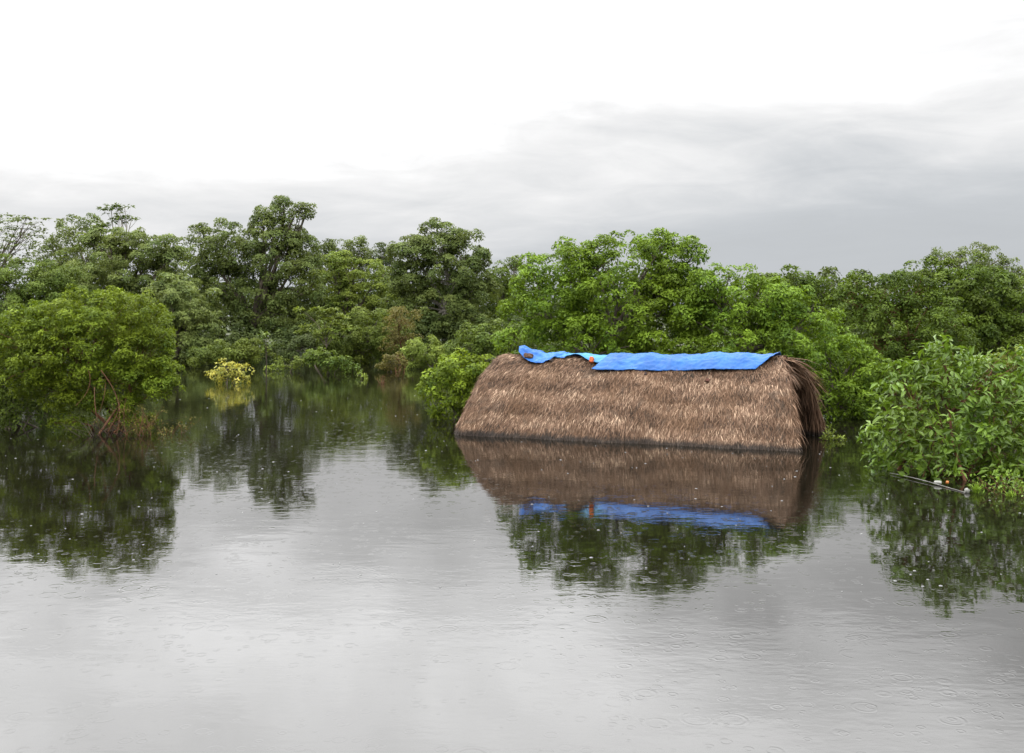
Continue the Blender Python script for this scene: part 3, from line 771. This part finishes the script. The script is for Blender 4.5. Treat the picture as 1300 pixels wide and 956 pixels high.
# ------------------------------------------------------------------ tarps over the ridge
def u_of(px):
    lo, hi = -RL-1, .6
    for _ in range(40):
        md = (lo+hi)/2; p = RR+UD*md
        if 650+F*p[0]/p[1] < px: lo = md
        else: hi = md
    return lo
def roof_pt(u, w, off):
    """w: metres down the slope (negative = front, positive = rear)"""
    t = min(1, abs(w)/2.8); sg = -1 if w < 0 else 1
    rz = ridge_z(max(-RL, min(0, u)))+.045
    # rounded over the ridge
    z = rz*(1-t**1.25) ; v = sg*HW*t**.78
    if abs(w) < .10: z = rz*(1-(.10/2.8)**1.25)+.03*(1-(abs(w)/.10)**2); v = sg*HW*(.10/2.8)**.78*abs(w)/.10
    return loc(u, v-(off*.5 if w < 0 else -off*.5), z+off)

def tarp_mat(name, c1, c2, rough=.5):
    m, nt, out = new_mat(name)
    tc = nt.nodes.new('ShaderNodeTexCoord')
    nz = noise_node(nt, 1.6, 4, .6, tc.outputs['Object'])
    col = mixcol(nt, maprange(nt, nz.outputs['Fac'], .38, .62), c1, c2)
    n2 = noise_node(nt, 14, 4, .7, tc.outputs['Object'])
    col = mixcol(nt, maprange(nt, n2.outputs['Fac'], .60, .72, 0, .35), col, tuple(min(1, x*1.6+.02) for x in c2))
    s = bsdf(nt, None, rough, .2); nt.links.new(col, s.inputs['Base Color'])
    wv = noise_node(nt, 6, 5, .6, tc.outputs['Object'], 1.5)
    bp = nt.nodes.new('ShaderNodeBump'); bp.inputs['Strength'].default_value = .6; bp.inputs['Distance'].default_value = .03
    nt.links.new(wv.outputs['Fac'], bp.inputs['Height']); nt.links.new(bp.outputs[0], s.inputs['Normal'])
    t = nt.nodes.new('ShaderNodeBsdfTranslucent'); nt.links.new(col, t.inputs['Color'])
    mx = nt.nodes.new('ShaderNodeMixShader'); mx.inputs[0].default_value = .15
    nt.links.new(s.outputs[0], mx.inputs[1]); nt.links.new(t.outputs[0], mx.inputs[2]); nt.links.new(mx.outputs[0], out.inputs[0])
    return m
TB = tarp_mat('blue_tarp', (.007, .060, .215), (.016, .095, .31))
TQ = tarp_mat('turquoise_tarp', (.02, .13, .30), (.04, .18, .34))
TC = tarp_mat('crumpled_blue_tarp', (.007, .065, .25), (.022, .115, .36))

def tarp(name, label, mat, pl, pr, front, rear, off, wr=.02, seed=0, lift=None, skew=0.0, ns=110, nw=44):
    """front(s) gives metres of cloth in front of the ridge, pl/pr photograph columns of its two ends at the ridge"""
    ul, ur = u_of(pl), u_of(pr)
    v = []; f = []; n0 = (ns+1)*(nw+1)
    for layer in (0, 1):
        for i in range(ns+1):
            s = i/ns
            fr = front(s)
            for j in range(nw+1):
                q = j/nw; wv = -fr+(fr+rear)*q
                u = ul+(ur-ul)*s
                if wv < 0: u += skew[0]*(1-s)*(-wv)+skew[1]*s*(-wv) if skew else 0
                o = off+wr*(mnoise.noise((u*2.2+seed, wv*3.5, 1.3))+.6*mnoise.noise((u*6+seed, wv*8+u*2, 4.1))+.35*mnoise.noise((u*15+seed, wv*14, 9.1)))
                o = max(.015, o+wr*.4)
                if lift: o += lift(s, wv)
                v.append(roof_pt(u, wv, o-.006*layer))
    for i in range(ns):
        for j in range(nw):
            a = i*(nw+1)+j; b = a+nw+1
            f.append((a, b, b+1, a+1)); f.append((n0+a, n0+a+1, n0+b+1, n0+b))
    for i in range(ns):
        a = i*(nw+1); b = a+nw+1; f.append((a, n0+a, n0+b, b)); a += nw; b += nw; f.append((a, b, n0+b, n0+a))
    for j in range(nw):
        a = j; f.append((a, a+1, n0+a+1, n0+a)); a = ns*(nw+1)+j; f.append((a, n0+a, n0+a+1, a+1))
    v = np.array(v)
    c = v[:n0].mean(0)
    me = bpy.data.meshes.new(name); me.from_pydata([tuple(x-c) for x in v], [], f); me.materials.append(mat)
    me.polygons.foreach_set('use_smooth', np.ones(len(f), bool)); me.update()
    o = bpy.data.objects.new(name, me); o.location = c; COL.objects.link(o)
    tag(o, label, 'tarp'); return o

FS = .70
tarp('tarp', 'long smooth bright blue tarp draped over the right of the roof ridge', TB, 775, 990,
     lambda s: FS+.02*math.sin(s*9)+.035*math.sin(s*3.1+1)+.03*abs(math.sin(s*14)), .55, .078, .036, 3.0, None, (-.45, -.75))
tarp('tarp', 'pale turquoise strip of tarp on the ridge between the two blue tarps', TQ, 704, 778,
     lambda s: .30-.15*math.exp(-((s-.40)/.18)**2)+.16*max(0, s-.45)/.55, .40, .050, .026, 11.0, lambda s, w: .06*math.exp(-((s-.42)/.16)**2)*min(1, -w*5) if w < 0 else 0, (0, 0), 60, 30)
tarp('tarp', 'crumpled blue tarp end bunched up on the left of the roof ridge', TC, 661, 722,
     lambda s: .14+.36*math.sin(PI*min(1, s*1.2+.02))**.7*(1-s*.3)+.16*s, .35, .055, .055, 23.0,
     lambda s, w: (.13*math.exp(-((s-.05)/.16)**2)+.05*math.exp(-((s-.38)/.2)**2))*math.exp(-(w/.22)**2), (.3, 0), 70, 40)

# ------------------------------------------------------------------ weights on the tarps
def brick(name, label, px, w, size, col, seed, rot=0.1, off=.08, cat='brick', cord=False, rough_=.006, group=None):
    import bmesh
    bm = bmesh.new(); bmesh.ops.create_cube(bm, size=1)
    for v in bm.verts: v.co = Vector((v.co.x*size[0], v.co.y*size[1], v.co.z*size[2]))
    bmesh.ops.bevel(bm, geom=bm.edges[:], offset=min(size)*.12, segments=2, affect='EDGES')
    bmesh.ops.subdivide_edges(bm, edges=bm.edges[:], cuts=2, use_grid_fill=True)
    for v in bm.verts:
        n = mnoise.noise_vector(v.co*18+Vector((seed, 0, 0))); v.co += n*rough_
    me = bpy.data.meshes.new(name); bm.to_mesh(me); bm.free()
    m, nt, out = new_mat(name+'_surface')
    tc = nt.nodes.new('ShaderNodeTexCoord'); nz = noise_node(nt, 22, 5, .7, tc.outputs['Object'])
    c = mixcol(nt, maprange(nt, nz.outputs['Fac'], .35, .65), tuple(x*.6 for x in col), tuple(x*1.15 for x in col))
    s = bsdf(nt, None, .85, .2); nt.links.new(c, s.inputs['Base Color']); nt.links.new(s.outputs[0], out.inputs[0])
    me.materials.append(m)
    u = u_of(px); p = roof_pt(u, -w, off)
    up = roof_pt(u, -w+.05, off)
    o = bpy.data.objects.new(name, me); COL.objects.link(o)
    if cord:
        r = empty(name, p, label, cat, group)
        o.name = 'weight'; o.parent = r; o.rotation_euler = (-.6, rot, math.atan2(UD[1], UD[0]))
        t_ = Tubes(); q0 = roof_pt(u+.01, -cord, .03); q1 = roof_pt(u, -(cord+w)/2, .06)
        t_.add([q0, q1, p+np.array([0, 0, size[2]*.4])], .006, 5); t_.build('cord', M['darkbark'], r)
        return r
    o.location = p; o.rotation_euler = (-.35, rot, math.atan2(UD[1], UD[0])+rot)
    return tag(o, label, cat, group)
brick('brick', 'orange brick weighing down the turquoise tarp strip', 757, .38, (.10, .18, .15), (.42, .10, .035), 1, .08, .10)
brick('stone', 'rough brown stone holding the crumpled blue tarp end', 677, .30, (.24, .16, .13), (.085, .05, .035), 5, .15, .10, 'stone', rough_=.03)
brick('stone', 'small dark stone on the bare thatch below the turquoise tarp strip', 707, .42, (.07, .07, .10), (.04, .032, .028), 8, .6, .06, 'stone', rough_=.015)
brick('hanging_weight', 'small dark weight on a cord under the long tarp near its left half', 828, .86, (.06, .06, .06), (.03, .02, .02), 9, .2, .05, 'weight', cord=.64)
brick('hanging_weight', 'brown brick weight on a cord under the long tarp nearer its right end', 906, 1.06, (.10, .07, .09), (.07, .03, .02), 12, .2, .05, 'weight', cord=.64)

# ------------------------------------------------------------------ debris at the near right bush
t_ = Tubes(); p0 = at(1130, 603, 20.05); p1 = at(1226, 627, 17.9)
pts = bez(p0*np.array([1, 1, 0])+np.array([0, 0, .02]), p1*np.array([1, 1, 0])+np.array([0, 0, .03]), np.random.default_rng(3), 12, .02)
pts[:, 2] = .02+.012*np.sin(np.linspace(0, 5, 12))
t_.add(pts, np.linspace(.007, .012, 12), 8)
m, nt, out = new_mat('pale_pole')
tc = nt.nodes.new('ShaderNodeTexCoord'); nz = noise_node(nt, 5, 4, .6, tc.outputs['Object'])
c = mixcol(nt, maprange(nt, nz.outputs['Fac'], .4, .6), (.05, .048, .042), (.13, .125, .115)); s = bsdf(nt, None, .5, .3)
nt.links.new(c, s.inputs['Base Color']); nt.links.new(s.outputs[0], out.inputs[0])
o = t_.build('floating_pole', m); tag(o, 'thin pale grey pole floating along the foot of the near right bush', 'pole')

def lathe(name, prof, mat, parent=None, seg=20, loc_=(0, 0, 0), rot=(0, 0, 0), dent=0.0, seed=0):
    v = []; f = []; n = len(prof)
    for i, (r, z) in enumerate(prof):
        for k in range(seg):
            a = 2*PI*k/seg; p = Vector((r*math.cos(a), r*math.sin(a), z))
            if dent: p += mnoise.noise_vector(p*14+Vector((seed, 0, 0)))*dent
            v.append(p)
    for i in range(n-1):
        for k in range(seg):
            k2 = (k+1) % seg; f.append((i*seg+k, i*seg+k2, (i+1)*seg+k2, (i+1)*seg+k))
    f.append(tuple(range(seg-1, -1, -1))); f.append(tuple(range((n-1)*seg, n*seg)))
    me = bpy.data.meshes.new(name); me.from_pydata(v, [], f); me.materials.append(mat)
    me.polygons.foreach_set('use_smooth', np.ones(len(f), bool)); me.update()
    o = bpy.data.objects.new(name, me); COL.objects.link(o); o.location = loc_; o.rotation_euler = rot
    if parent is not None: o.parent = parent
    return o
def plastic(name, c, rough=.35):
    m, nt, out = new_mat(name); tc = nt.nodes.new('ShaderNodeTexCoord')
    nz = noise_node(nt, 9, 4, .6, tc.outputs['Object'])
    cc = mixcol(nt, maprange(nt, nz.outputs['Fac'], .45, .65), c, tuple(x*.6 for x in c)); s = bsdf(nt, None, rough, .4)
    nt.links.new(cc, s.inputs['Base Color']); nt.links.new(s.outputs[0], out.inputs[0]); return m
WP = plastic('white_plastic', (.20, .20, .18)); OP = plastic('orange_plastic', (.30, .10, .015))
def flat(px, py, z):
    d = F*(CH-z)/(py-HY); return at(px, py, d)
b1 = empty('floating_bottle', flat(1200, 613, .04), 'white plastic bottle with orange cap end floating beside the pole', 'bottle')
lathe('bottle_body', [(.02, 0), (.05, .012), (.055, .05), (.052, .14), (.045, .17), (.026, .20)], WP, b1, rot=(PI/2*.95, .1, -1.75), loc_=(-.10, 0, 0), dent=.008)
lathe('bottle_cap', [(.03, .0), (.046, .01), (.046, .06), (.03, .075)], OP, b1, rot=(PI/2*.95, .1, -1.75), loc_=(.085, -.03, .015))
b2 = lathe('float', [(.01, -.065), (.045, -.05), (.068, -.015), (.072, .015), (.058, .05), (.03, .07), (.012, .075)], plastic('grey_white_foam', (.17, .17, .15), .8), None, loc_=flat(1228, 622, .05), dent=.02, seed=4)
tag(b2, 'small round greyish white float at the end of the pale pole', 'float')

for _o in (b1, b2): _o.scale = (.68, .68, .68)
b2.location.z = .03
def grass(name, label, px, py, n, L, seed, mat='grass'):
    rng = np.random.default_rng(seed); c = flat(px, py, 0)
    V = []; Fc = []; T = []; nv = 0
    for q in range(n):
        a = rng.uniform(0, 2*PI); lean = rng.uniform(.15, 1.0); ln = L*rng.uniform(.5, 1.1); w_ = .010*rng.uniform(.7, 1.4)
        dr = np.array([math.cos(a), math.sin(a), 0]); sd_ = np.array([-dr[1], dr[0], 0])
        b = c+np.array([rng.normal(0, .03), rng.normal(0, .03), -.02])
        t0 = rng.random()
        for k in range(5):
            s = k/4; p = b+dr*ln*lean*s**1.4+np.array([0, 0, ln*(s-.55*lean*s*s)]); ww = w_*(1-s*.95)
            V += [p-sd_*ww, p+sd_*ww]; T += [t0, t0]
            if k: i = nv+2*k; Fc.append((i-2, i-1, i+1, i))
        nv += 10
    o = raw_mesh(name, V-np.array([c]), Fc, np.full(len(Fc), 4), M[mat], None, T); o.location = c
    tag(o, label, 'grass tuft'); return o
grass('grass_tuft', 'bright green spiky grass tuft beside the small round float', 1240, 625, 60, .30, 7)
grass('grass_tuft', 'small grass tuft at the waterline near the right picture edge', 1284, 630, 35, .18, 8)

# ------------------------------------------------------------------ air
# (haze box)
HAZE = 0.0
if HAZE > 0:
    x0, x1, y0, y1, z0, z1 = -1600, 1600, -400, 2600, -3, 40
    vv = [(x, y, z) for z in (z0, z1) for y in (y0, y1) for x in (x0, x1)]
    ff = [(0, 2, 3, 1), (4, 5, 7, 6), (0, 1, 5, 4), (2, 6, 7, 3), (0, 4, 6, 2), (1, 3, 7, 5)]
    m, nt, out = new_mat('rain_haze')
    vol = nt.nodes.new('ShaderNodeVolumePrincipled'); vol.inputs['Color'].default_value = (.9, .95, 1, 1)
    vol.inputs['Density'].default_value = HAZE; vol.inputs['Anisotropy'].default_value = .2
    nt.links.new(vol.outputs[0], out.inputs['Volume'])
    me = bpy.data.meshes.new('haze'); me.from_pydata(vv, [], ff); me.materials.append(m)
    o = bpy.data.objects.new('haze', me); COL.objects.link(o)
    tag(o, 'thin pale rain haze filling the air over the flood', 'haze', kind='stuff')

# ------------------------------------------------------------------ render settings
scene.view_settings.view_transform = 'Standard'; scene.view_settings.look = 'None'
scene.view_settings.exposure = 0.0; scene.view_settings.gamma = 1
cy_ = scene.cycles
cy_.max_bounces = 6; cy_.diffuse_bounces = 3; cy_.glossy_bounces = 2; cy_.transmission_bounces = 2; cy_.volume_bounces = 1; cy_.transparent_max_bounces = 4
cy_.use_denoising = True
cy_.sample_clamp_indirect = 6
cy_.caustics_reflective = False; cy_.caustics_refractive = False
